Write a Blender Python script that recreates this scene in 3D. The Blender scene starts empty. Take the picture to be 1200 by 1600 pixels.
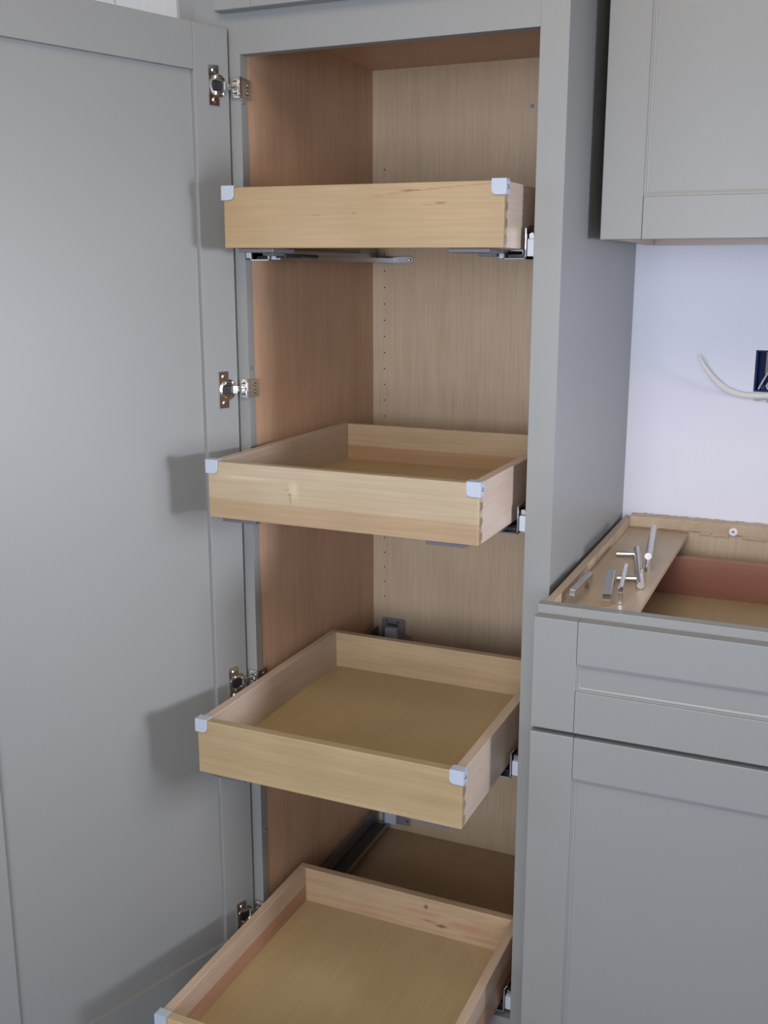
import bpy, bmesh, math, random
from mathutils import Vector, Matrix
random.seed(7)
S = bpy.context.scene
COL = S.collection
PI = math.pi

# ------------------------------------------------------------------ camera
cd = bpy.data.cameras.new('camera'); cam = bpy.data.objects.new('camera', cd); COL.objects.link(cam)
cd.sensor_fit = 'VERTICAL'; cd.sensor_height = 24.0; cd.sensor_width = 18.0
cd.lens = 1642.5 / 1600 * 24.0
cd.clip_start = 0.05
cam.location = (0.86274, -1.44411, 1.31926)
cam.rotation_euler = (PI/2 - 0.2241, 0.0, 0.4110)
S.camera = cam

# ------------------------------------------------------------------ world, lights, exposure
w = bpy.data.worlds.new('sky'); S.world = w; w.use_nodes = True
bg = w.node_tree.nodes['Background']
bg.inputs['Color'].default_value = (0.80, 0.88, 1.0, 1); bg.inputs['Strength'].default_value = 0.38

def area(name, loc, target, sx, sy, power, color, spread=180):
    l = bpy.data.lights.new(name, 'AREA'); l.shape = 'RECTANGLE'; l.size = sx; l.size_y = sy
    l.energy = power; l.color = color; l.spread = math.radians(spread)
    o = bpy.data.objects.new(name, l); COL.objects.link(o); o.location = loc
    d = Vector(target) - Vector(loc); o.rotation_euler = d.to_track_quat('-Z', 'Y').to_euler()
    return o
# daylight window in the right-hand wall of the kitchen, skimming along the cabinet fronts
area('window_light_right', (3.3, -0.31, 1.08), (0, -0.2, 0.98), 0.6, 0.45, 4.2, (0.90, 0.925, 1.04), 42)
# unseen fill lights added behind the camera: a far one, a nearer one, one left
area('fill_light_rear', (1.15, -3.5, 1.3), (0.4, 0, 1.1), 1.5, 1.4, 38, (0.86, 0.91, 1.0))
area('fill_light_near', (0.55, -2.2, 1.2), (0.45, 0, 1.1), 0.7, 0.7, 5.0, (0.87, 0.91, 1.05), 80)
area('fill_light_left', (-1.6, -2.6, 1.3), (0.4, 0, 1.0), 1.0, 1.2, 13.5, (0.80, 0.88, 1.0))
# unseen warm fill added overhead, no lamp fitting there
area('fill_light_ceiling', (0.6, -1.6, 2.5), (0.6, -1.0, 0), 1.2, 1.2, 28, (1.0, 0.79, 0.52))

S.view_settings.view_transform = 'Standard'; S.view_settings.look = 'None'
S.view_settings.gamma = 1.0; S.view_settings.use_curve_mapping = False
S.view_settings.exposure = -0.12

# ------------------------------------------------------------------ materials
def newmat(name):
    m = bpy.data.materials.new(name); m.use_nodes = True
    nt = m.node_tree; b = nt.nodes['Principled BSDF']
    return m, nt, b
def N(nt, t, **kw):
    n = nt.nodes.new(t)
    for k, v in kw.items():
        if k in n.inputs: n.inputs[k].default_value = v
        else: setattr(n, k, v)
    return n
def objvec(nt, scale, rnd=True):
    tc = N(nt, 'ShaderNodeTexCoord'); mp = N(nt, 'ShaderNodeMapping')
    mp.inputs['Scale'].default_value = scale
    nt.links.new(tc.outputs['Object'], mp.inputs['Vector'])
    if rnd:
        oi = N(nt, 'ShaderNodeObjectInfo')
        mu = N(nt, 'ShaderNodeVectorMath', operation='SCALE'); mu.inputs[0].default_value = (3.1, 5.7, 9.3)
        nt.links.new(oi.outputs['Random'], mu.inputs['Scale'])
        nt.links.new(mu.outputs[0], mp.inputs['Location'])
    return mp.outputs['Vector']
def mix(nt, fac, a, b, blend='MIX'):
    m = N(nt, 'ShaderNodeMix', data_type='RGBA', blend_type=blend)
    for sock, v in ((m.inputs[0], fac), (m.inputs[6], a), (m.inputs[7], b)):
        if hasattr(v, 'is_linked'): nt.links.new(v, sock)
        elif isinstance(v, (int, float)): sock.default_value = v
        else: sock.default_value = (*v, 1)
    return m.outputs[2]
def ramp(nt, src, stops):
    r = N(nt, 'ShaderNodeValToRGB'); e = r.color_ramp.elements
    while len(e) < len(stops): e.new(0.5)
    for i, (p, c) in enumerate(stops):
        e[i].position = p; e[i].color = (*c, 1) if not isinstance(c, (int, float)) else (c, c, c, 1)
    nt.links.new(src, r.inputs[0]); return r.outputs[0]

def paint(name, col, rough=0.42, bump=0.03, scale=90):
    m, nt, b = newmat(name)
    v = objvec(nt, (1, 1, 1))
    n1 = N(nt, 'ShaderNodeTexNoise', Scale=3.0, Detail=3.0); nt.links.new(v, n1.inputs['Vector'])
    c = mix(nt, n1.outputs[0], tuple(x*0.97 for x in col), tuple(min(1, x*1.03) for x in col))
    nt.links.new(c, b.inputs['Base Color'])
    b.inputs['Roughness'].default_value = rough
    n2 = N(nt, 'ShaderNodeTexNoise', Scale=scale, Detail=4.0); nt.links.new(v, n2.inputs['Vector'])
    bp = N(nt, 'ShaderNodeBump', Strength=bump, Distance=0.002); nt.links.new(n2.outputs[0], bp.inputs['Height'])
    nt.links.new(bp.outputs[0], b.inputs['Normal'])
    return m

GR = {'x': (1.6, 26, 26), 'y': (26, 1.6, 26), 'z': (26, 26, 1.6)}
FB = {'x': (9, 330, 330), 'y': (330, 9, 330), 'z': (330, 330, 9)}
def wood(name, axis, light, dark, contrast=1.0, rough=0.38, spots=(), band=None, fibre=0.10, spec=0.5):
    """spots: (centre, radii, colour, strength) in the object's own coordinates; band: (axis index, level, colour)"""
    m, nt, b = newmat(name)
    v = objvec(nt, GR[axis], rnd=not spots)
    n1 = N(nt, 'ShaderNodeTexNoise', Scale=1.0, Detail=5.0, Roughness=0.55, Distortion=0.9); nt.links.new(v, n1.inputs['Vector'])
    lo = 0.5 - 0.22/contrast; hi = 0.5 + 0.22/contrast
    c = ramp(nt, n1.outputs[0], [(lo, dark), (hi, light)])
    v2 = objvec(nt, FB[axis], rnd=not spots)
    n2 = N(nt, 'ShaderNodeTexNoise', Scale=1.0, Detail=3.0); nt.links.new(v2, n2.inputs['Vector'])
    f = ramp(nt, n2.outputs[0], [(0.35, 1 - fibre), (0.65, 1.0)])
    c = mix(nt, 1.0, c, f, 'MULTIPLY')
    v3 = objvec(nt, (7, 7, 7))
    n3 = N(nt, 'ShaderNodeTexNoise', Scale=1.0, Detail=2.0); nt.links.new(v3, n3.inputs['Vector'])
    f3 = ramp(nt, n3.outputs[0], [(0.3, (0.90, 0.88, 0.85)), (0.7, (1.0, 1.0, 1.0))])
    c = mix(nt, 1.0, c, f3, 'MULTIPLY')
    tc = N(nt, 'ShaderNodeTexCoord')
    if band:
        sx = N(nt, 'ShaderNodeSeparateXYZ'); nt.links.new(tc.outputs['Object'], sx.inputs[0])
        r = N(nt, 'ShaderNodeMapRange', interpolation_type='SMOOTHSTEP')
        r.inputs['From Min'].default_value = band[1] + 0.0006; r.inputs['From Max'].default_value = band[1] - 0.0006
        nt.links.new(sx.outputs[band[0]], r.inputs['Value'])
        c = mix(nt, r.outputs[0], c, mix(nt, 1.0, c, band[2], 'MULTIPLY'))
    for (ctr, rad, colr, st) in spots:
        sb = N(nt, 'ShaderNodeVectorMath', operation='SUBTRACT'); sb.inputs[1].default_value = ctr
        nz = N(nt, 'ShaderNodeTexNoise', Scale=120.0, Detail=2.0); nt.links.new(tc.outputs['Object'], nz.inputs['Vector'])
        nt.links.new(tc.outputs['Object'], sb.inputs[0])
        dv = N(nt, 'ShaderNodeVectorMath', operation='DIVIDE'); dv.inputs[1].default_value = rad
        nt.links.new(sb.outputs[0], dv.inputs[0])
        ln = N(nt, 'ShaderNodeVectorMath', operation='LENGTH'); nt.links.new(dv.outputs[0], ln.inputs[0])
        ad = N(nt, 'ShaderNodeMath', operation='MULTIPLY_ADD'); nt.links.new(nz.outputs[0], ad.inputs[0]); ad.inputs[1].default_value = 0.8
        nt.links.new(ln.outputs['Value'], ad.inputs[2])
        r = N(nt, 'ShaderNodeMapRange', interpolation_type='SMOOTHSTEP')
        r.inputs['From Min'].default_value = 1.45; r.inputs['From Max'].default_value = 0.5
        r.inputs['To Max'].default_value = st
        nt.links.new(ad.outputs[0], r.inputs['Value'])
        c = mix(nt, r.outputs[0], c, colr)
    nt.links.new(c, b.inputs['Base Color'])
    b.inputs['Roughness'].default_value = rough
    b.inputs['Specular IOR Level'].default_value = spec
    bp = N(nt, 'ShaderNodeBump', Strength=0.06, Distance=0.001); nt.links.new(n2.outputs[0], bp.inputs['Height'])
    nt.links.new(bp.outputs[0], b.inputs['Normal'])
    return m

def metal(name, col, rough=0.25, brushed=None):
    m, nt, b = newmat(name)
    b.inputs['Metallic'].default_value = 1.0; b.inputs['Roughness'].default_value = rough
    v = objvec(nt, brushed or (60, 60, 60))
    n = N(nt, 'ShaderNodeTexNoise', Scale=1.0, Detail=3.0); nt.links.new(v, n.inputs['Vector'])
    nt.links.new(mix(nt, n.outputs[0], tuple(x*0.86 for x in col), col), b.inputs['Base Color'])
    return m
def plastic(name, col, rough=0.4):
    m, nt, b = newmat(name); b.inputs['Roughness'].default_value = rough
    v = objvec(nt, (40, 40, 40)); n = N(nt, 'ShaderNodeTexNoise', Scale=1.0, Detail=2.0); nt.links.new(v, n.inputs['Vector'])
    nt.links.new(mix(nt, n.outputs[0], tuple(x*0.93 for x in col), col), b.inputs['Base Color'])
    return m

PAINT = paint('grey_green_paint', (0.241, 0.247, 0.244))
WALL = paint('white_wall_paint', (0.709, 0.722, 0.820), 0.8, 0.12, 40)
TRIM = paint('white_trim_paint', (0.80, 0.80, 0.80), 0.4)
ML, MD = (0.54, 0.42, 0.27), (0.45, 0.32, 0.19)
FRONT = [
 wood('maple_streaked', 'x', (0.414, 0.300, 0.173), (0.372, 0.263, 0.140), 0.7, spots=[
   ((0.0340, -0.452, -0.0165), (0.017, 0.03, 0.0013), (0.25, 0.15, 0.07), 0.60),
   ((0.0538, -0.452, -0.0136), (0.017, 0.03, 0.0013), (0.25, 0.15, 0.07), 0.67),
   ((0.0735, -0.452, -0.0118), (0.017, 0.03, 0.0013), (0.25, 0.15, 0.07), 0.74),
   ((0.0932, -0.452, -0.0102), (0.017, 0.03, 0.0013), (0.25, 0.15, 0.07), 0.81),
   ((0.1130, -0.452, -0.0088), (0.017, 0.03, 0.0013), (0.25, 0.15, 0.07), 0.82),
   ((0.1328, -0.452, -0.0075), (0.017, 0.03, 0.0013), (0.25, 0.15, 0.07), 0.75),
   ((0.1525, -0.452, -0.0063), (0.017, 0.03, 0.0013), (0.25, 0.15, 0.07), 0.68),
   ((0.1723, -0.452, -0.0051), (0.017, 0.03, 0.0013), (0.25, 0.15, 0.07), 0.62),
   ((0.1920, -0.452, -0.0040), (0.017, 0.03, 0.0013), (0.25, 0.15, 0.07), 0.55),
   ((0.082, -0.452, -0.0100), (0.020, 0.03, 0.0018), (0.16, 0.09, 0.045), 0.85),
   ((0.125, -0.452, -0.0270), (0.0105, 0.03, 0.0018), (0.14, 0.075, 0.04), 0.95),
   ((0.105, -0.452, -0.0290), (0.014, 0.03, 0.0014), (0.28, 0.17, 0.09), 0.55),
   ((0.010, -0.452, -0.0330), (0.055, 0.03, 0.0016), (0.33, 0.22, 0.12), 0.5),
   ((-0.004, -0.452, -0.0385), (0.0060, 0.03, 0.0015), (0.15, 0.08, 0.04), 0.8),
   ((-0.062, -0.452, -0.0405), (0.0110, 0.03, 0.0013), (0.22, 0.13, 0.07), 0.7),
   ((-0.15, -0.452, -0.036), (0.05, 0.03, 0.012), (0.46, 0.30, 0.15), 0.30),
   ((0.178, -0.452, -0.022), (0.018, 0.03, 0.0012), (0.30, 0.19, 0.10), 0.5)]),
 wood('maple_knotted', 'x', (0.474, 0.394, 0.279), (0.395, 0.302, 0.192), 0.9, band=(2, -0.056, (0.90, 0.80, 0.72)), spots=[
   ((-0.068, -0.452, -0.033), (0.012, 0.03, 0.018), (0.56, 0.46, 0.325), 0.5),
   ((-0.0735, -0.452, -0.047), (0.0016, 0.03, 0.012), (0.26, 0.14, 0.07), 0.75),
   ((-0.0745, -0.452, -0.040), (0.0032, 0.03, 0.0035), (0.24, 0.13, 0.06), 0.8),
   ((-0.0800, -0.452, -0.033), (0.0060, 0.03, 0.0016), (0.28, 0.17, 0.08), 0.7),
   ((-0.0800, -0.452, -0.024), (0.0050, 0.03, 0.0016), (0.32, 0.20, 0.10), 0.4),
   ((-0.1300, -0.452, -0.028), (0.050, 0.03, 0.0022), (0.42, 0.28, 0.15), 0.35),
   ((-0.1500, -0.452, -0.021), (0.060, 0.03, 0.0030), (0.58, 0.48, 0.33), 0.4)]),
 wood('maple_plain', 'x', (0.447, 0.343, 0.204), (0.355, 0.257, 0.133), 1.0),
 wood('maple_warm', 'x', ML, MD, 1.0)]
BACKB = [
 wood('maple_back', 'x', (0.511, 0.387, 0.251), (0.409, 0.284, 0.167), 0.9),
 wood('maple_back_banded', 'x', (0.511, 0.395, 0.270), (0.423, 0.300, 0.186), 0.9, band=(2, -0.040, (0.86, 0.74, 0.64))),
 wood('maple_back_plain', 'x', (0.540, 0.403, 0.251), (0.423, 0.300, 0.167), 1.2),
 wood('maple_back_knotted', 'x', (0.555, 0.419, 0.279), (0.438, 0.284, 0.167), 1.1, spots=[
   ((0.042, -0.015, -0.016), (0.0055, 0.03, 0.0060), (0.20, 0.06, 0.035), 0.95),
   ((0.030, -0.015, -0.030), (0.060, 0.03, 0.0060), (0.42, 0.21, 0.12), 0.55),
   ((0.120, -0.015, -0.036), (0.060, 0.03, 0.0080), (0.42, 0.21, 0.12), 0.60),
   ((0.072, -0.015, -0.047), (0.016, 0.03, 0.0050), (0.22, 0.08, 0.045), 0.95),
   ((0.045, -0.015, -0.043), (0.020, 0.03, 0.0030), (0.28, 0.12, 0.07), 0.7),
   ((-0.06, -0.015, -0.058), (0.080, 0.03, 0.0060), (0.42, 0.22, 0.13), 0.5),
   ((0.150, -0.015, -0.054), (0.055, 0.03, 0.0050), (0.40, 0.19, 0.11), 0.7),
   ((0.145, -0.015, -0.010), (0.030, 0.03, 0.0040), (0.45, 0.25, 0.16), 0.6)])]
SIDE = wood('maple_side', 'y', (0.580, 0.478, 0.400), (0.500, 0.389, 0.307), 0.8)  # reddish tint of light and shade on the sides mixed into the maple
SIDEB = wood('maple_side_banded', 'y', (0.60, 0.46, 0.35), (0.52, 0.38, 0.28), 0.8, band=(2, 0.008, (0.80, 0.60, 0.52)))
PLY = wood('birch_ply_bottom', 'y', (0.496, 0.378, 0.220), (0.445, 0.333, 0.187), 0.6, fibre=0.07)
PIN = wood('dovetail_end_grain', 'x', (0.33, 0.235, 0.17), (0.25, 0.17, 0.12))
LINL = wood('maple_laminate_red_shade', 'z', (0.630, 0.412, 0.280), (0.552, 0.343, 0.226), 0.9, rough=0.45, fibre=0.13)  # same laminate as the back, with the reddish shade of the walls painted in
LINB = wood('maple_laminate_lit', 'z', (0.585, 0.466, 0.327), (0.531, 0.408, 0.272), 0.9, rough=0.5, fibre=0.13)  # laminate brightened in colour to stand for light reaching the back
DECKM = wood('maple_laminate_shaded', 'z', (0.426, 0.309, 0.190), (0.387, 0.269, 0.158), 0.9, rough=0.5, fibre=0.13)  # darkened copy of the back laminate, deck shade put into the colour
SHADEDW = wood('drawer_wood_red_shade', 'x', (0.332, 0.151, 0.110), (0.268, 0.112, 0.080), 0.8)  # red cast of the shaded drawer back painted into the wood colour
BOARD = wood('pale_birch_board', 'y', (0.551, 0.436, 0.303), (0.473, 0.348, 0.229), 0.7)
UNDER = wood('pale_underside', 'x', (0.495, 0.404, 0.364), (0.435, 0.349, 0.303), 0.6)
CHROME = metal('bright_nickel', (0.80, 0.78, 0.75), 0.14)
NICKEL = metal('brushed_nickel', (0.66, 0.64, 0.61), 0.30, (40, 400, 400))
ZINC = metal('zinc_steel', (0.42, 0.41, 0.42), 0.38)
CLIP = plastic('grey_blue_plastic', (0.42, 0.47, 0.56))
DARKP = plastic('dark_grey_plastic', (0.12, 0.115, 0.13))
WHITEP = plastic('white_washer', (0.85, 0.86, 0.90), 0.3)
BRACK = plastic('mauve_grey_plastic', (0.23, 0.21, 0.245))
BLACK = plastic('black_plastic', (0.015, 0.015, 0.018))
HOLE = plastic('shadowed_hole', (0.05, 0.035, 0.025), 0.9)
LIGHTP = plastic('pale_bracket_coating', (0.50, 0.54, 0.62))
BLUE = plastic('blue_box_plastic', (0.004, 0.022, 0.12), 0.8)
CABLE = plastic('white_cable_sheath', (0.66, 0.65, 0.62), 0.45)
KRAFT = plastic('tan_paper', (0.36, 0.27, 0.12), 0.8)
GYPS = plastic('torn_plaster', (0.40, 0.39, 0.36), 0.95)
FLOORM = wood('blue_grey_floor', 'x', (0.30, 0.37, 0.50), (0.25, 0.31, 0.43), 1.0)
CEILM = paint('ceiling_paint', (0.80, 0.77, 0.71), 0.9)

# ------------------------------------------------------------------ builders
class MB:
    def __init__(s): s.bm = bmesh.new()
    def box(s, a, b):
        x0, y0, z0 = a; x1, y1, z1 = b
        v = [s.bm.verts.new(p) for p in ((x0,y0,z0),(x1,y0,z0),(x1,y1,z0),(x0,y1,z0),(x0,y0,z1),(x1,y0,z1),(x1,y1,z1),(x0,y1,z1))]
        for f in ((3,2,1,0),(4,5,6,7),(0,1,5,4),(1,2,6,5),(2,3,7,6),(3,0,4,7)): s.bm.faces.new([v[i] for i in f])
        return s
    def hexa(s, p):   # eight corners, same order as box
        v = [s.bm.verts.new(q) for q in p]
        for f in ((3,2,1,0),(4,5,6,7),(0,1,5,4),(1,2,6,5),(2,3,7,6),(3,0,4,7)): s.bm.faces.new([v[i] for i in f])
        return s
    def prism(s, pts, e):   # polygon in space swept by vector e
        e = Vector(e); a = [s.bm.verts.new(p) for p in pts]; b = [s.bm.verts.new(Vector(p) + e) for p in pts]
        n = len(pts); s.bm.faces.new(a); s.bm.faces.new(b[::-1])
        for i in range(n): s.bm.faces.new((a[i], b[i], b[(i+1) % n], a[(i+1) % n]))
        return s
    def tube(s, pts, r, seg=14, flat=1.0):
        pts = [Vector(p) for p in pts]; rings = []
        for i, p in enumerate(pts):
            t = (pts[min(i+1, len(pts)-1)] - pts[max(i-1, 0)]).normalized()
            u = t.cross(Vector((0, 0, 1)))
            if u.length < 1e-3: u = t.cross(Vector((0, 1, 0)))
            u.normalize(); v = t.cross(u).normalized()
            rr = r[i] if isinstance(r, (list, tuple)) else r
            rings.append([s.bm.verts.new(p + (u*math.cos(2*PI*k/seg)*flat + v*math.sin(2*PI*k/seg))*rr) for k in range(seg)])
        for a, b in zip(rings, rings[1:]):
            for k in range(seg): s.bm.faces.new((a[k], a[(k+1) % seg], b[(k+1) % seg], b[k]))
        s.bm.faces.new(rings[0][::-1]); s.bm.faces.new(rings[-1]); return s
    def xform(s, M): bmesh.ops.transform(s.bm, matrix=M, verts=s.bm.verts); return s

OFF = {}
def part(name, mb, mat, parent=None, bevel=0.0, centre=True, smooth=False, kind=None, label=None):
    bm = mb.bm; bmesh.ops.recalc_face_normals(bm, faces=bm.faces)
    c = Vector((0, 0, 0))
    if centre:
        lo = Vector([min(v.co[i] for v in bm.verts) for i in range(3)]); hi = Vector([max(v.co[i] for v in bm.verts) for i in range(3)])
        c = (lo + hi)/2
        for v in bm.verts: v.co -= c
    me = bpy.data.meshes.new(name); bm.to_mesh(me); bm.free(); me.materials.append(mat)
    if smooth:
        for p in me.polygons: p.use_smooth = True
        me.set_sharp_from_angle(angle=math.radians(35)) if hasattr(me, 'set_sharp_from_angle') else None
    o = bpy.data.objects.new(name, me); COL.objects.link(o)
    base = Vector((0, 0, 0))
    if parent is not None: o.parent = parent; base = OFF[parent.name]
    o.location = c - base; OFF[o.name] = c
    if bevel:
        bv = o.modifiers.new('bevel', 'BEVEL'); bv.width = bevel; bv.segments = 2; bv.limit_method = 'ANGLE'
    if kind: o['kind'] = kind
    if label: o['label'] = label
    return o
def thing(name, loc, label, cat, group=None, rotz=0):
    o = bpy.data.objects.new(name, None); COL.objects.link(o); o.location = loc; o.empty_display_size = 0.05
    o.rotation_euler = (0, 0, rotz); o['label'] = label; o['category'] = cat
    if group: o['group'] = group
    OFF[o.name] = Vector(loc) if rotz == 0 else Vector((0, 0, 0)); return o
def tag(o, label, cat, group=None):
    o['label'] = label; o['category'] = cat
    if group: o['group'] = group
    return o

# ------------------------------------------------------------------ the room shell
YW = 0.5425
WR = 3.6
# back wall with the cut-out for the electrical box and an opening for the white door
hx0, hx1, hz0, hz1 = 0.7165, 0.7745, 1.1115, 1.185
dx0, dx1, dz1 = -1.33, -0.545, 2.06
b = MB()
T = 0.10
def wq(x0, x1, z0, z1): b.box((x0, YW, z0), (x1, YW+T, z1))
wq(-2.6, dx0, 0, 2.6); wq(dx0, dx1, dz1, 2.6); wq(dx1, hx0, 0, 2.6); wq(hx1, WR, 0, 2.6)
wq(hx0, hx1, 0, hz0); wq(hx0, hx1, hz1, 2.6)
wb = part('wall_back', b, WALL, centre=False); wb['kind'] = 'structure'
b = MB().box((-2.7, -5.2, 0), (-2.6, YW+T, 2.6)); part('wall_left', b, WALL)['kind'] = 'structure'
b = MB().box((-2.7, -5.2, -0.08), (WR+0.1, YW+T, -0.018)); fl = part('floor', b, FLOORM); fl['kind'] = 'structure'
# floor boards
k = 0; y = -2.2
while y < YW - 0.01:
    y1 = min(y + 0.12, YW)
    bb = MB().box((-1.4, y + 0.0008, -0.018), (2.2, y1 - 0.0008, 0.0)); part('floorboard', bb, FLOORM, fl, bevel=0.0008); y = y1
b = MB().box((-2.7, -5.2, 2.6), (WR+0.1, YW+T, 2.7)); part('ceiling', b, CEILM)['kind'] = 'structure'
# white casing and panelled white door left of the tall cabinet, seen above the open cabinet door
b = MB().box((dx0, YW+0.055, 0.005), (dx1, YW+0.09, dz1)); d1 = part('door_1', b, TRIM); d1['kind'] = 'structure'
for (x0, x1, z0, z1) in ((dx0+.12, dx0+.36, 1.05, 1.93), (dx1-.36, dx1-.12, 1.05, 1.93), (dx0+.12, dx0+.36, .2, .92), (dx1-.36, dx1-.12, .2, .92)):
    part('door_panel', MB().box((x0, YW+0.047, z0), (x1, YW+0.056, z1)), TRIM, d1, bevel=0.004)
b = MB()
for (x0, x1, y0) in ((dx1-0.012, dx1+0.018, YW-0.010), (dx1+0.012, dx1+0.070, YW-0.016), (dx1+0.066, dx1+0.091, YW-0.026)):
    b.box((x0, y0, 0), (x1, YW+0.001, dz1+0.09))
t1 = part('trim_1', b, TRIM, bevel=0.003); t1['kind'] = 'structure'
b = MB()
for (x0, x1, y0) in ((dx0-0.018, dx0+0.012, YW-0.010), (dx0-0.070, dx0-0.012, YW-0.016), (dx0-0.091, dx0-0.066, YW-0.026)):
    b.box((x0, y0, 0), (x1, YW+0.001, dz1+0.09))
part('trim_2', b, TRIM, bevel=0.003)['kind'] = 'structure'
b = MB().box((dx0-0.091, YW-0.02, dz1), (dx1+0.091, YW+0.001, dz1+0.09)); part('trim_3', b, TRIM, bevel=0.003)['kind'] = 'structure'

# ------------------------------------------------------------------ shaker door builder (local frame, face towards -y or +y)
def shaker(parent, name, x0, x1, z0, z1, yf, yb, rail=0.0625, bead=True, label=None, recess=0.0075):
    """yf: plane of the visible face, yb: plane of the far face. Part = recessed panel; sub-parts = stiles, rails, beads."""
    s = 1 if yb > yf else -1
    p = part(name, MB().box((x0+rail-0.006, yf+s*recess, z0+rail-0.006), (x1-rail+0.006, yb-s*0.004, z1-rail+0.006)), PAINT, parent, label=label)
    g = 0.00025
    for (a, c) in ((x0, x0+rail), (x1-rail, x1)):
        part('stile', MB().box((a, yf, z0), (c, yb, z1)), PAINT, p, bevel=0.0012)
    for (a, c) in ((z0, z0+rail), (z1-rail, z1)):
        part('rail', MB().box((x0+rail+g, yf, a), (x1-rail-g, yb, c)), PAINT, p, bevel=0.0010)
    if bead:
        bw = 0.0042; y0 = yf+s*0.0032; y1 = yf+s*recess
        X0, X1, Z0, Z1 = x0+rail, x1-rail, z0+rail, z1-rail
        b = MB()
        def fr(i, o, ya, yc):
            # a mitred ring with a sloping face between offsets i (outer) and o (inner)
            q = [((X0+i, ya, Z0+i), (X1-i, ya, Z0+i), (X1-i, ya, Z1-i), (X0+i, ya, Z1-i)),
                 ((X0+o, yc, Z0+o), (X1-o, yc, Z0+o), (X1-o, yc, Z1-o), (X0+o, yc, Z1-o)),
                 ((X0+i, y1+s*.001, Z0+i), (X1-i, y1+s*.001, Z0+i), (X1-i, y1+s*.001, Z1-i), (X0+i, y1+s*.001, Z1-i)),
                 ((X0+o, y1+s*.001, Z0+o), (X1-o, y1+s*.001, Z0+o), (X1-o, y1+s*.001, Z1-o), (X0+o, y1+s*.001, Z1-o))]
            R = [[b.bm.verts.new(v) for v in r] for r in q]
            for k in range(4):
                k2 = (k+1) % 4
                for A, B in ((R[0], R[1]), (R[2], R[0]), (R[1], R[3]), (R[3], R[2])):
                    b.bm.faces.new((A[k], A[k2], B[k2], B[k]))
        fr(0.0, 0.0028, y0, y0); fr(0.0028, 0.0062, y0+s*0.0022, y0+s*0.0030)
        part('bead_moulding', b, PAINT, p)
    return p

# ------------------------------------------------------------------ tall pantry cabinet
W = 0.4572; XL = -0.0766; XR = 0.4965; ZO = 1.634; ZD = 0.130; YB = 0.4842; HT = 2.42
PR = thing('pantry_cabinet', (0.21, 0.27, 0.0), 'tall grey-green pantry cabinet with open door and maple pull-out trays', 'cabinet')
# carcass: painted finished end on the right, maple laminate inside
part('end_panel', MB().box((0.4780, 0.0185, 0.0), (XR, YW, HT)), PAINT, PR, bevel=0.0006, label='flat grey-green painted right side of the cabinet')
part('side_panel', MB().box((XL+0.002, 0.0192, 0.10), (-0.0012, YB+0.01, HT)), LINL, PR, label='maple-laminate inside left wall, reddish shade painted into its brown')
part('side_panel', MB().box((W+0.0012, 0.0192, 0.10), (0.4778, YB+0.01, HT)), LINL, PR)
bp_ = part('back_panel', MB().box((-0.0012, YB, 0.10), (W+0.0012, YB+0.008, HT)), LINB, PR, label='maple-laminate back panel, painted paler as if lit')
part('deck', MB().box((-0.0012, 0.0192, 0.112), (W+0.0012, YB, ZD)), DECKM, PR)
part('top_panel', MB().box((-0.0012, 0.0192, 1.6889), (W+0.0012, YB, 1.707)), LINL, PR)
part('nailer', MB().box((-0.0012, YB+0.008, 0.10), (0.4778, YW, 0.20)), LINB, PR)
# face frame
part('frame_stile', MB().box((XL, 0, 0.10), (0, 0.019, HT)), PAINT, PR, bevel=0.0002)
part('frame_stile', MB().box((W, 0, 0.0), (XR, 0.019, HT)), PAINT, PR, bevel=0.0003)
part('frame_rail', MB().box((0.00002, 0, ZO), (W-0.00002, 0.019, 1.74)), PAINT, PR, bevel=0.0002)
part('frame_rail', MB().box((0.00002, 0, 0.10), (W-0.00002, 0.019, 0.133)), PAINT, PR, bevel=0.0002)
part('frame_rail', MB().box((0.00002, 0, 2.33), (W-0.00002, 0.019, HT)), PAINT, PR, bevel=0.0002)
part('toe_kick', MB().box((XL+0.004, 0.07, 0.0), (0.4778, 0.085, 0.0999)), PAINT, PR)
part('filler_strip', MB().box((-0.1130, 0.016, 0.0), (XL-0.0020, 0.034, HT)), PAINT, PR, bevel=0.001)
# shelf pin holes, one row up the back panel at 32 mm centres
b = MB(); z = 1.5107
while z > 0.60:
    if not (0.995 < z < 1.0 or 0.61 < z < 0.63):
        b.tube([(0.0235, YB-0.0004, z), (0.0235, YB+0.002, z)], 0.0015, 8)
    z -= 0.0315
part('pin_hole_row', b, HOLE, PR, kind='stuff')
b = MB().tube([(0.3109, YB-0.0015, 1.608), (0.3109, YB, 1.608)], 0.0052, 16)
sc = part('washer', b, NICKEL, PR, smooth=True)
part('screw_head', MB().tube([(0.3109, YB-0.0040, 1.608), (0.3109, YB-0.0015, 1.608)], [0.0018, 0.0034], 12), ZINC, sc, smooth=True)
# screws in the left stile's inner edge
for z, y in ((1.5673, 0.0060), (1.1716, 0.0080), (0.3624, 0.0091)):
    part('stile_screw', MB().tube([(0.0002, y, z), (0.0016, y, z)], [0.0030, 0.0018], 12), NICKEL, PR, smooth=True)
# door of the cupboard above (only its bottom edge is in view)
shaker(PR, 'upper_door', -0.0300, 0.4840, 1.6915, 2.36, -0.022, -0.0015, label='closed door above the opening, only its lower edge in view')

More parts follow.
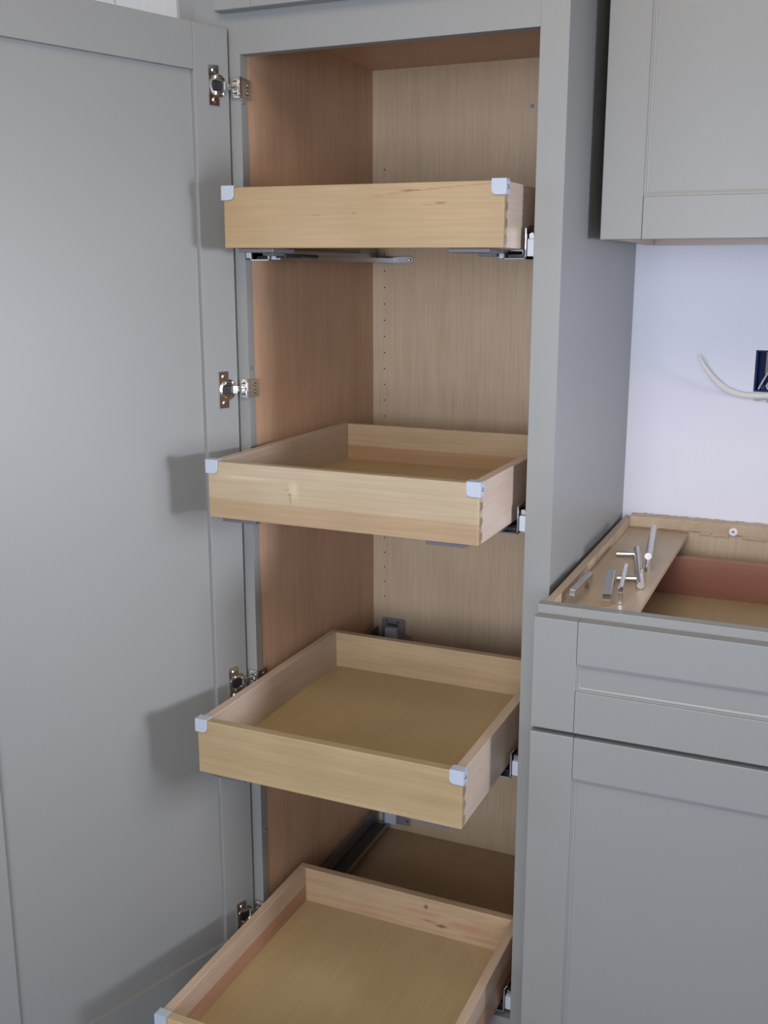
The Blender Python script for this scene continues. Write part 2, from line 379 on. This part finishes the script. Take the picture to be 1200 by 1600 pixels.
# open door, hinged on the left stile; local x runs away from the hinge, local y towards the viewer
ANG = 1.8939
H = Vector((-0.0156, -0.0072, 0))
hd = MB().box((0.0565, -0.0155, 0.115+0.0625-0.006), (0.5126-0.0565, -0.0065, 1.6694-0.0625+0.006))
DO = part('door', hd, PAINT, PR, centre=False, label='tall grey-green shaker door standing open to the left')
DO.location = H - Vector((0.21, 0.27, 0)); DO.rotation_euler = (0, 0, -ANG); OFF[DO.name] = Vector((0, 0, 0))
dz0, dz1_, dw_, dr_ = 0.115, 1.6694, 0.5126, 0.0645
for (a, c) in ((0.0, dr_), (dw_-dr_, dw_)):
    part('stile', MB().box((a, -0.019, dz0), (c, 0.0, dz1_)), PAINT, DO, bevel=0.0012)
for (a, c) in ((dz0, dz0+dr_), (dz1_-dr_, dz1_)):
    part('rail', MB().box((dr_+.0001, -0.019, a), (dw_-dr_-.0001, 0.0, c)), PAINT, DO, bevel=0.0010)

# hinges
RZ = Matrix.Rotation(-ANG, 4, 'Z')
def dworld(v): return H + (RZ @ Vector(v))
def hinge(z):
    M = Matrix.Translation(H) @ RZ
    # cup plate on the door: body + two screw tabs
    b = MB()
    zc = z
    b.box((0.0200, 0.0002, zc-0.0125), (0.0395, 0.0022, zc+0.0125))
    b.box((0.0205, 0.0002, zc+0.0120), (0.0402, 0.0022, zc+0.0285))
    b.box((0.0205, 0.0002, zc-0.0285), (0.0402, 0.0022, zc-0.0120))
    b.xform(M)
    r = part('hinge', b, CHROME, PR, bevel=0.0005)
    # round cup rim: shallow ring with dark hollow
    b = MB(); seg = 28; ro, ri = 0.0162, 0.0118
    ring = []
    for rr, yy in ((ro, 0.0003), (ro, 0.0024), (ri+0.001, 0.0030), (ri, 0.0012)):
        ring.append([b.bm.verts.new((0.0222+math.cos(2*PI*k/seg)*rr, yy, zc+math.sin(2*PI*k/seg)*rr)) for k in range(seg)])
    for A, B in zip(ring, ring[1:]):
        for k in range(seg): b.bm.faces.new((A[k], A[(k+1) % seg], B[(k+1) % seg], B[k]))
    b.bm.faces.new(ring[-1]); b.bm.faces.new(ring[0][::-1])
    b.xform(M); part('hinge_cup', b, CHROME, r, smooth=True)
    part('cup_hollow', MB().box((0.0170, 0.0020, zc-0.0065), (0.0330, 0.0042, zc+0.0065)).xform(M), BLACK, r, bevel=0.0008)
    # knuckles either side of the hollow
    b = MB()
    for s in (-1, 1):
        b.tube([(0.0175, 0.0036, zc+s*0.0090), (0.0290, 0.0036, zc+s*0.0105)], 0.0027, 10)
    b.tube([(0.0120, 0.0052, zc-0.0055), (0.0120, 0.0052, zc+0.0055)], 0.0044, 14)
    b.xform(M); part('knuckle', b, CHROME, r, smooth=True)
    for s in (-1, 1):
        b = MB().tube([(0.0300, 0.0020, zc+s*0.0205), (0.0300, 0.0038, zc+s*0.0205)], [0.0042, 0.0026], 14)
        b.box((0.0270, 0.0036, zc+s*0.0205-0.0006), (0.0330, 0.0041, zc+s*0.0205+0.0006))
        b.xform(M); part('hinge_screw', b, CHROME, r, smooth=True)
    # arm from the cup to the stile face
    A = dworld((0.0125, 0.0030, 0)); A2 = dworld((0.0080, 0.0070, 0))
    ah = 0.0040
    b = MB().hexa([(A.x, A.y, z-ah), (A2.x, A2.y-0.001, z-ah), (-0.0090, -0.0088, z-ah-0.001), (-0.0100, -0.0055, z-ah-0.001),
                   (A.x, A.y, z+ah), (A2.x, A2.y-0.001, z+ah), (-0.0090, -0.0088, z+ah+0.001), (-0.0100, -0.0055, z+ah+0.001)])
    part('hinge_arm', b, CHROME, r, bevel=0.0006)
    b = MB().box((-0.0145, -0.0050, z-0.0150), (0.0002, -0.0002, z+0.0150))
    b.box((-0.0095, -0.0070, z-0.0115), (-0.0005, -0.0048, z+0.0115))
    part('mounting_plate', b, NICKEL, r, bevel=0.0007)
    b = MB().tube([(-0.0050, -0.0068, z), (-0.0050, -0.0092, z)], [0.0046, 0.0038], 16)
    part('cam_screw', b, CHROME, r, smooth=True)
    b = MB().box((-0.0085, -0.0096, z-0.0005), (-0.0015, -0.0090, z+0.0005))
    for q in (-1, 1): b.box((-0.0085, -0.0074, z+q*0.0085-0.0008), (-0.0015, -0.0069, z+q*0.0085+0.0008))
    part('cam_slot', b, BLACK, r)
    # clip wrapping the inner edge of the stile
    b = MB().prism([(0.0003, -0.0078, z-0.0135), (0.0040, -0.0088, z-0.0135), (0.0052, -0.0060, z-0.0135), (0.0034, -0.0030, z-0.0135),
                    (0.0030, 0.0260, z-0.0150), (0.0003, 0.0260, z-0.0150)], (0, 0, 0.028))
    part('frame_clip', b, CHROME, r, bevel=0.0005)
    for zz in ((0.0045, -0.0065)):
        part('hinge_screw', MB().tube([(0.0032, 0.0150, z+zz), (0.0056, 0.0150, z+zz)], [0.0042, 0.0024], 12), CHROME, r, smooth=True)
for z in (1.5875, 1.140, 0.651, 0.2145): hinge(z)

# ------------------------------------------------------------------ pull-out trays
DW, DL, DH = 0.4254, 0.454, 0.0852
def clip(D, s):
    # grey corner cap: front plate with a rounded lower inner corner, top plate, side plate with screw
    xo = s*(DW/2 + 0.0028); w_, h_ = 0.0205, 0.0205; t = 0.0028
    yf = -DL - t
    pts = [(xo, 0.0024), (xo - s*w_, 0.0024)]
    r = 0.007
    for k in range(0, 7):
        a = k/6*PI/2
        pts.append((xo - s*(w_ - r + r*math.cos(a)), 0.0024 - h_ + r - r*math.sin(a)))
    pts.append((xo, 0.0024 - h_))
    b = MB().prism([(x, yf, z) for x, z in pts], (0, t - 0.0002, 0))
    b.box((min(xo, xo-s*w_), yf+0.001, 0.0002), (max(xo, xo-s*w_), -DL+0.014, 0.0026))
    b.box((min(xo, xo-s*0.0026), yf+0.001, 0.0024-h_), (max(xo, xo-s*0.0026), -DL+0.013, 0.0024))
    c = part('corner_clip', b, CLIP, D, bevel=0.0006, label='pale grey-blue plastic cap on a front corner')
    part('clip_screw', MB().tube([(xo - s*0.0002, -DL+0.005, -0.008), (xo + s*0.0012, -DL+0.005, -0.008)], [0.0030, 0.0018], 10), ZINC, c, smooth=True)
def tray(i, z, y, r, tilt=0.0, label=None):
    bt = MB().box((-DW/2+0.008, -DL+0.006, -0.0725), (DW/2-0.008, -0.006, -0.0660))
    D = part('pull_out_drawer', bt, PLY, PR, centre=False, label=label)
    D.location = Vector((0.0159+DW/2, y+DL, z)) - Vector((0.21, 0.27, 0)); D.rotation_euler = (0, tilt, r); OFF[D.name] = Vector((0, 0, 0))
    TH = 0.0150
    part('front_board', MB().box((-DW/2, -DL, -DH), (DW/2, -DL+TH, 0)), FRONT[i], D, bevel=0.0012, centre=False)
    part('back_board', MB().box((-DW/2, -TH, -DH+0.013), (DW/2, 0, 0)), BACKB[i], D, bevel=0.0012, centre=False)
    for s in (-1, 1):
        a, c = sorted((s*DW/2, s*(DW/2-TH)))
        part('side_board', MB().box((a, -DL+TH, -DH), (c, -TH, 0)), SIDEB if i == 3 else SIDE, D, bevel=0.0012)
        # dovetails of the side let into the front board's end
        b = MB()
        n = 4; pitch = DH/n
        for k in range(n):
            zc = -DH + pitch*(k+0.5)
            x0 = s*(DW/2 - 0.003); x1 = s*(DW/2 + 0.0003)
            q = [(-DL+0.0045, zc-pitch*0.33), (-DL+TH+0.0004, zc-pitch*0.20), (-DL+TH+0.0004, zc+pitch*0.20), (-DL+0.0045, zc+pitch*0.33)]
            b.prism([(x0, yy, zz) for yy, zz in q], (x1-x0, 0, 0))
        part('dovetail', b, PIN, D)
        clip(D, s)
        # plastic locking device under the front corners
        a, c = sorted((s*(DW/2-0.020), s*(DW/2-0.078)))
        b = MB().box((a, -DL+0.004, -DH-0.0060), (c, -DL+0.070, -DH-0.0004))
        a2, c2 = sorted((s*(DW/2-0.034), s*(DW/2-0.052)))
        b.box((a2, -DL+0.05, -DH-0.0100), (c2, -DL+0.115, -DH-0.0050))
        part('locking_device', b, DARKP, D, bevel=0.001)
        # inner runner screwed beneath the tray
        a3, c3 = sorted((s*(DW/2-0.006), s*(DW/2-0.030)))
        b = MB().box((a3, -DL+0.115, -DH-0.0022), (c3, -0.010, -DH-0.0004))
        b.box((a3, -DL+0.115, -DH-0.0075), (a3+0.0015, -0.010, -DH-0.0012)); b.box((c3-0.0015, -DL+0.115, -DH-0.0075), (c3, -0.010, -DH-0.0012))
        part('inner_runner', b, ZINC, D)
    return D
TR = [(1.4375, -0.0802, -0.0043, 0.008, 'topmost pull-out tray, dark mineral streaks on its front'),
      (1.0470, -0.1434, -0.0150, 0.0, 'second pull-out tray from the top, knot in its front'),
      (0.6594, -0.2009, -0.0093, 0.0, 'third pull-out tray from the top, plain tan front'),
      (0.2450, -0.3386, -0.0082, 0.0, 'lowest pull-out tray, drawn out furthest')]
for i, (z, y, r, t, lb) in enumerate(TR): tray(i, z, y, r, t, lb)

# slides fixed to the face frame and to the back panel
def slide(z, s, rear):
    """z: underside level of the tray; s=-1 left, +1 right"""
    zb = z - 0.0150
    def X(d): return (W - d) if s > 0 else d          # d: distance inwards from the opening's edge
    def bx(b, d0, d1, y0, y1, z0, z1):
        x0, x1 = sorted((X(d0), X(d1))); b.box((x0, y0, z0), (x1, y1, z1))
    b = MB()
    bx(b, 0.0105, 0.0425, -0.001, YB-0.004, zb, zb+0.0012)                     # floor of the channel
    bx(b, 0.0105, 0.0117, 0.004, YB-0.004, zb, zb+0.036)                     # tall outer flange
    # flange rises at the front and its lip leans outward
    xa, xb_ = X(0.0105), X(0.0117); xl0, xl1 = X(0.0070), X(0.0082)
    b.hexa([(xa, -0.001, zb), (xb_, -0.001, zb), (xb_, 0.030, zb), (xa, 0.030, zb),
            (xa, -0.001, zb+0.041), (xb_, -0.001, zb+0.041), (xb_, 0.030, zb+0.041), (xa, 0.030, zb+0.041)])
    b.hexa([(xa, -0.001, zb+0.041), (xb_, -0.001, zb+0.041), (xb_, 0.030, zb+0.041), (xa, 0.030, zb+0.041),
            (xl0, 0.004, zb+0.0450), (xl1, 0.004, zb+0.0450), (xl1, 0.030, zb+0.0450), (xl0, 0.030, zb+0.0450)])
    bx(b, 0.0410, 0.0422, -0.001, YB-0.004, zb, zb+0.0085)
    r = part('drawer_slide', b, CHROME if False else ZINC, PR, label=None)
    # bright cut edge of the channel's front end
    b = MB(); bx(b, 0.0100, 0.0425, -0.0022, -0.001, zb-0.0004, zb+0.0014); bx(b, 0.0100, 0.0119, -0.0022, -0.001, zb, zb+0.041)
    bx(b, 0.0410, 0.0425, -0.0022, -0.001, zb, zb+0.0085)
    part('channel_end', b, CHROME, r)
    # front mounting block against the stile
    b = MB(); bx(b, 0.0002, 0.0098, 0.002, 0.024, zb+0.0035, zb+0.027)
    part('mounting_block', b, LIGHTP, r, bevel=0.0008)
    b = MB(); bx(b, 0.0002, 0.0098, 0.010, 0.020, zb+0.0275, zb+0.034); b.tube([(X(0.005), 0.0075, zb+0.033), (X(0.005), 0.010, zb+0.033)], 0.0025, 10)
    part('block_screw', b, ZINC, r)
    # dark rollers and release lever
    b = MB(); bx(b, 0.0135, 0.0395, 0.012, 0.46, zb+0.0016, zb+0.0060); bx(b, 0.016, 0.037, 0.02, 0.07, zb+0.0060, zb+0.0068)
    part('middle_runner', b, BLACK, r)
    b = MB(); bx(b, 0.0430, 0.0510, 0.004, 0.020, zb+0.001, zb+0.0130)
    part('guide_block', b, LIGHTP, r, bevel=0.001)
    if s < 0:
        b = MB(); bx(b, 0.0520, 0.0680, 0.004, 0.055, zb+0.0035, zb+0.0095)
        b.tube([(0.070, 0.05, zb+0.007), (0.074, 0.10, zb+0.006)], 0.003, 8)
        part('release_lever', b, BLACK, r, bevel=0.0015)
    # rear socket screwed to the back panel
    zz = zb + rear
    b = MB()
    if rear > 0.01:
        pts = [(0.0190, 0.0), (0.0190, 0.050)]
        cx, cz, rr = 0.0240, 0.050, 0.005
        for k in range(1, 7): a = PI - k/6*PI/2; pts.append((cx+rr*math.cos(a), cz+rr*math.sin(a)))
        for k in range(0, 7): a = PI/2 - k/6*PI/2; pts.append((0.0660+rr*math.cos(a), 0.050+rr*math.sin(a)))
        pts += [(0.0710, 0.022), (0.0840, 0.018), (0.0860, 0.010), (0.0840, 0.0)]
    else:
        pts = [(0.0190, -0.002), (0.0190, 0.0125), (0.0810, 0.0125), (0.0845, 0.009), (0.0845, 0.001), (0.0810, -0.002)]
    b.prism([(X(px), YB-0.0035, zb+pz) for px, pz in pts], (0, 0.0033, 0))
    r2 = part('rear_bracket', b, BRACK if rear > 0.01 else ZINC, r, bevel=0.0006)
    b = MB()
    if rear > 0.01:
        bx(b, 0.0310, 0.0580, YB-0.018, YB-0.0036, zb+0.004, zb+0.037)
        part('rear_socket', b, LIGHTP, r, bevel=0.002)
        b = MB()
        for q in range(5): bx(b, 0.0320+q*0.0053, 0.0345+q*0.0053, YB-0.006, YB-0.0036, zb+0.039, zb+0.044)
        part('bracket_slots', b, BLACK, r)
        sp = ((0.0290, 0.0490), (0.0560, 0.0490), (0.0790, 0.0110))
    else: sp = ((0.0775, 0.0050),)
    for sx, sz in sp:
        part('bracket_screw', MB().tube([(X(sx), YB-0.0062, zb+sz), (X(sx), YB-0.0036, zb+sz)], [0.0016, 0.0034], 10), CHROME, r, smooth=True)
for i, (z, y, r, t, lb) in enumerate(TR):
    for s in (-1, 1): slide(z - DH, s, 0.03 if i >= 2 else 0.0)

# ------------------------------------------------------------------ base cabinet on the right, its worktop not yet fitted
BX0, BX1, BZ, BF = 0.4975, 1.13, 0.8665, -0.0661
BC = thing('base_cabinet', (0.81, 0.24, 0.0), 'grey-green base cabinet without worktop, beside the tall pantry cabinet', 'cabinet')
INB = LINB
part('side_panel', MB().box((0.5035, BF+0.019, 0.10), (0.5160, YW-0.004, BZ)), BOARD, BC, bevel=0.0006, label='pale wood side panel, raw top edge')
part('side_panel', MB().box((BX1-0.0185, BF+0.019, 0.10), (BX1, YW-0.004, BZ)), BOARD, BC, bevel=0.0006)
part('back_panel', MB().box((0.5162, YW-0.0135, 0.10), (BX1-0.0187, YW-0.004, BZ+0.006)), BOARD, BC)
part('back_rail', MB().box((0.5162, YW-0.0300, 0.852), (BX1-0.0187, YW-0.0138, BZ+0.0055)), BOARD, BC, bevel=0.0008, label='pale wood hanging rail along the back')
part('inner_back', MB().box((0.5162, YW-0.0260, 0.14), (BX1-0.0187, YW-0.0138, 0.8508)), LINB, BC)
part('deck', MB().box((0.5162, BF+0.019, 0.112), (BX1-0.0187, YW-0.03, 0.130)), BOARD, BC)
part('corner_board', MB().box((0.5162, BF+0.0192, 0.8410), (0.6245, YW-0.0302, 0.8500)), BOARD, BC, bevel=0.0008, label='flat pale board laid across the corner')
b = MB()
for k in range(40):   # ragged splinters along the top of the back rail
    x = 0.53 + random.random()*0.32; l = 0.003 + random.random()*0.007
    b.box((x, YW-0.006-random.random()*0.001, BZ+0.0035+random.random()*0.001), (x+l, YW-0.0008+random.random()*0.0005, BZ+0.0062+random.random()*0.0008))
for k in range(26):
    x = 0.635 + random.random()*0.2; l = 0.006 + random.random()*0.010
    b.box((x, YW-0.0312-random.random()*0.0012, 0.8475+random.random()*0.004), (x+l, YW-0.0290+random.random()*0.0006, 0.8522+random.random()*0.0014))
part('splinter_edge', b, BOARD, BC, kind='stuff')
w_ = part('washer', MB().tube([(0.7035, YW-0.0325, 0.8590), (0.7035, YW-0.0302, 0.8590)], 0.0072, 18), WHITEP, BC, smooth=True, label='pale washer')
part('screw_head', MB().tube([(0.7035, YW-0.0348, 0.8590), (0.7035, YW-0.0325, 0.8590)], [0.0012, 0.0028], 12), ZINC, w_, smooth=True)
# face frame
part('frame_rail', MB().box((BX0, BF, BZ-0.038), (BX1, BF+0.019, BZ)), PAINT, BC, bevel=0.0008)
part('frame_rail', MB().box((BX0+0.0388, BF, 0.675), (BX1-0.038, BF+0.019, 0.700)), PAINT, BC, bevel=0.0008)
part('frame_rail', MB().box((BX0+0.0388, BF, 0.10), (BX1-0.038, BF+0.019, 0.138)), PAINT, BC, bevel=0.0008)
part('frame_stile', MB().box((BX0, BF, 0.10), (BX0+0.0386, BF+0.019, BZ-0.0382)), PAINT, BC, bevel=0.0008)
part('frame_stile', MB().box((BX1-0.038, BF, 0.10), (BX1, BF+0.019, BZ-0.0382)), PAINT, BC, bevel=0.0008)
part('toe_kick', MB().box((BX0+0.003, 0.01, 0.0), (BX1, 0.025, 0.0999)), PAINT, BC)
BD = BF - 0.0205
# drawer: front with box behind it
dr = shaker(BC, 'drawer', BX0+0.0005, BX1-0.008, 0.6905, 0.8540, BD, BF-0.0015, 0.0618, label='closed shaker drawer front over the door')
x0, x1, ya, yb2, za, zt = 0.553, BX1-0.062, BF+0.0193, 0.430, 0.745, 0.828
part('drawer_bottom', MB().box((x0+.006, ya, 0.7520), (x1-.006, yb2-.006, 0.7580)), PLY, dr)
part('drawer_back', MB().box((x0, yb2-0.0150, za), (x1, yb2, zt)), SHADEDW, dr, bevel=0.001, label='drawer back board, reddish shade painted into its brown')
for (a, c) in ((x0, x0+0.015), (x1-0.015, x1)):
    part('drawer_side', MB().box((a, ya, za), (c, yb2-0.0152, zt)), SIDE, dr, bevel=0.001)
shaker(BC, 'door', BX0+0.0005, BX1-0.008, 0.118, 0.6835, BD, BF-0.0015, 0.0625, label='closed grey-green shaker door under the drawer')

# ------------------------------------------------------------------ wall cabinet
UX0, UX1, UZ = 0.5155, 1.275, 1.3660
UC = thing('wall_cabinet', (0.86, 0.36, UZ), 'pale grey-green wall cabinet hanging over the bare white wall', 'cabinet')
UY = 0.1480
part('body', MB().box((0.5175, UY+0.040, UZ+0.0120), (UX1, YW-0.001, 2.42)), UNDER, UC, bevel=0.0008, label='cabinet box with pale wooden underside')
part('frame_rail', MB().box((0.5170+0.0380, UY+0.0215, UZ+0.001), (UX1-0.038, UY+0.0398, UZ+0.039)), PAINT, UC, bevel=0.0008)
part('frame_rail', MB().box((0.5170+0.0380, UY+0.0215, 2.38), (UX1-0.038, UY+0.0398, 2.42)), PAINT, UC, bevel=0.0008)
part('frame_stile', MB().box((0.5170, UY+0.0215, UZ+0.001), (0.5170+0.0378, UY+0.0398, 2.42)), PAINT, UC, bevel=0.0008)
part('frame_stile', MB().box((UX1-0.0378, UY+0.0215, UZ+0.001), (UX1, UY+0.0398, 2.42)), PAINT, UC, bevel=0.0008)
for (a, c) in ((0.5175, 0.5320), (UX1-0.0145, UX1)):
    part('side_skirt', MB().box((a, UY+0.040, UZ+0.001), (c, YW-0.001, UZ+0.0118)), UNDER, UC)
part('hanging_rail', MB().box((0.5325, YW-0.019, UZ+0.0005), (UX1-0.015, YW-0.001, UZ+0.0118)), UNDER, UC)
UXM = (UX0 + UX1)/2
shaker(UC, 'door', UX0, UXM-0.0015, UZ, 2.36, UY, UY+0.0200, 0.0600, label='closed shaker door, left of the pair')
shaker(UC, 'door', UXM+0.0015, UX1-0.002, UZ, 2.36, UY, UY+0.0200, 0.0600, label='closed shaker door, right of the pair')

# ------------------------------------------------------------------ electrical box, cable, torn plaster
b = MB(); t = 0.002
b.box((hx0+.001, YW+0.004, hz0+.001), (hx0+.001+t, YW+0.06, hz1-.001)); b.box((hx1-.001-t, YW+0.004, hz0+.001), (hx1-.001, YW+0.06, hz1-.001))
b.box((hx0+.001+t, YW+0.004, hz0+.001), (hx1-.001-t, YW+0.06, hz0+.001+t)); b.box((hx0+.001+t, YW+0.004, hz1-.001-t), (hx1-.001-t, YW+0.06, hz1-.001))
b.box((hx0+.001+t, YW+0.058, hz0+.001+t), (hx1-.001-t, YW+0.06, hz1-.001-t))
ob = tag(part('electrical_box', b, BLUE, centre=True), 'blue plastic electrical box set in a rough hole in the white wall', 'outlet box')
part('screw_ear', MB().box((hx0+.012, YW+0.001, hz0+.004), (hx0+.020, YW+0.006, hz0+.012)), BLUE, ob, bevel=0.001)
part('paper_scrap', MB().box((hx0+.016, YW+0.030, hz1-.045), (hx0+.035, YW+0.034, hz1-.004)), KRAFT, ob)
part('wire', MB().tube([(hx0+.008, YW+.006, hz0+.004), (hx0+.014, YW+.014, hz0+.018), (hx0+.022, YW+.022, hz0+.034), (hx0+.030, YW+.03, hz0+.050)], 0.0016, 8), CABLE, ob, smooth=True)
part('wire', MB().tube([(hx0+.024, YW+.008, hz0+.004), (hx0+.021, YW+.012, hz0+.010), (hx0+.026, YW+.02, hz0+.018)], 0.0022, 8), CABLE, ob, smooth=True)
def bez(p, n=10):
    out = []
    P = [p[0]] + list(p) + [p[-1]]
    for i in range(1, len(P)-2):
        a, b_, c, d = [Vector(v) for v in P[i-1:i+3]]
        for k in range(n):
            t = k/n; out.append(0.5*((2*b_) + (c-a)*t + (2*a-5*b_+4*c-d)*t*t + (3*b_-a-3*c+d)*t**3))
    out.append(Vector(p[-1])); return out
pts = bez([(0.6225, YW-0.036, 1.1755), (0.6330, YW-0.030, 1.1560), (0.6500, YW-0.022, 1.1340), (0.6720, YW-0.014, 1.1150), (0.6960, YW-0.0090, 1.1065), (0.7200, YW-0.0062, 1.1050), (0.7480, YW-0.0060, 1.1070), (0.7620, YW-0.002, 1.1120), (0.7660, YW+0.010, 1.1200)])
n = len(pts); rad = [0.0016 + 0.0036*min(1, i/(n*0.32)) for i in range(n)]
tag(part('electrical_cable', MB().tube(pts, rad, 12, flat=0.5), CABLE, smooth=True), 'white flat cable curving out of the wall beside the blue box', 'cable')
b = MB(); rnd = random.Random(3)
for k in range(26):
    x = hx0 - 0.005 + rnd.random()*0.05; z = hz0 - 0.018 + rnd.random()*0.011; s_ = 0.0018 + rnd.random()*0.0034
    b.hexa([(x+(i in (1, 2, 5, 6))*s_*2+rnd.uniform(-.001, .001), YW-0.0002-(i in (0, 1, 4, 5))*s_, z+(i > 3)*s_+rnd.uniform(-.0008, .0008)) for i in range(8)])
tp = part('torn_plaster', b, GYPS, wb, kind='stuff')

# ------------------------------------------------------------------ handles lying on the corner board
ZT = 0.8500
def flat_pull(name, cx, cy, ang, L, wd, ht, th, label, mat=NICKEL, lean=0.0, flare=0.0):
    t = thing(name, (cx, cy, ZT+0.0004), label, 'handle', 'flat bar pulls on the corner board', ang)
    if lean: t.rotation_euler = (0, lean, ang)
    part('bar', MB().box((-wd/2, -L/2, ht-th), (wd/2, L/2, ht)), mat, t, bevel=0.0009)
    for s in (-1, 1):
        y0 = s*L/2; y1 = s*(L/2-0.009); y2 = s*(L/2-0.009-flare)
        q = [(y0, 0), (y0, ht-th), (y2, ht-th), (y1, 0)]
        part('leg', MB().prism([(-wd/2, yy, zz) for yy, zz in q], (wd, 0, 0)), CHROME if mat is CHROME else mat, t, bevel=0.0007)
    return t
flat_pull('cabinet_pull', 0.5310, 0.0470, -0.03, 0.104, 0.0085, 0.024, 0.008, 'square bar pull nearest the pantry cabinet, at the frame corner', NICKEL, 0.12, 0.020)
flat_pull('cabinet_pull', 0.5690, 0.0720, 0.15, 0.128, 0.0120, 0.020, 0.010, 'wide flat bar pull with a bright end, second from the pantry cabinet', CHROME)
flat_pull('cabinet_pull', 0.5865, 0.0900, 0.13, 0.128, 0.0062, 0.027, 0.009, 'slim flat bar pull touching the round bar pull beside it', CHROME)
def t_pull(a, b_, q1, q2, label, pdir):
    """round bar from a to b_, posts leaving at q1 and q2 (fractions) along pdir"""
    a = Vector(a); b_ = Vector(b_); d = Vector(pdir)
    m = (a+b_)/2
    t = thing('bar_pull', (m.x, m.y, ZT), label, 'handle', 'round steel bar pulls on the corner board')
    part('bar', MB().tube([a, a+(b_-a)*.01, a+(b_-a)*.99, b_], [.0056, .006, .006, .0056], 20), NICKEL, t, smooth=True)
    for f in (q1, q2):
        p = a + (b_-a)*f
        part('post', MB().tube([p+d.normalized()*0.004, p+d], 0.0047, 16), NICKEL, t, smooth=True)
t_pull((0.6085, 0.1130, ZT+0.0064), (0.5630, 0.3330, ZT+0.0064), 0.17, 0.83, 'round bar pull lying flat with both posts pointing at the pantry cabinet', (-0.034, -0.0070, -0.0012))
t_pull((0.6035, 0.2000, ZT+0.030), (0.5790, 0.4000, ZT+0.030), 0.10, 0.80, 'round bar pull standing on its posts nearest the back wall', (0.0, 0.0, -0.0298))
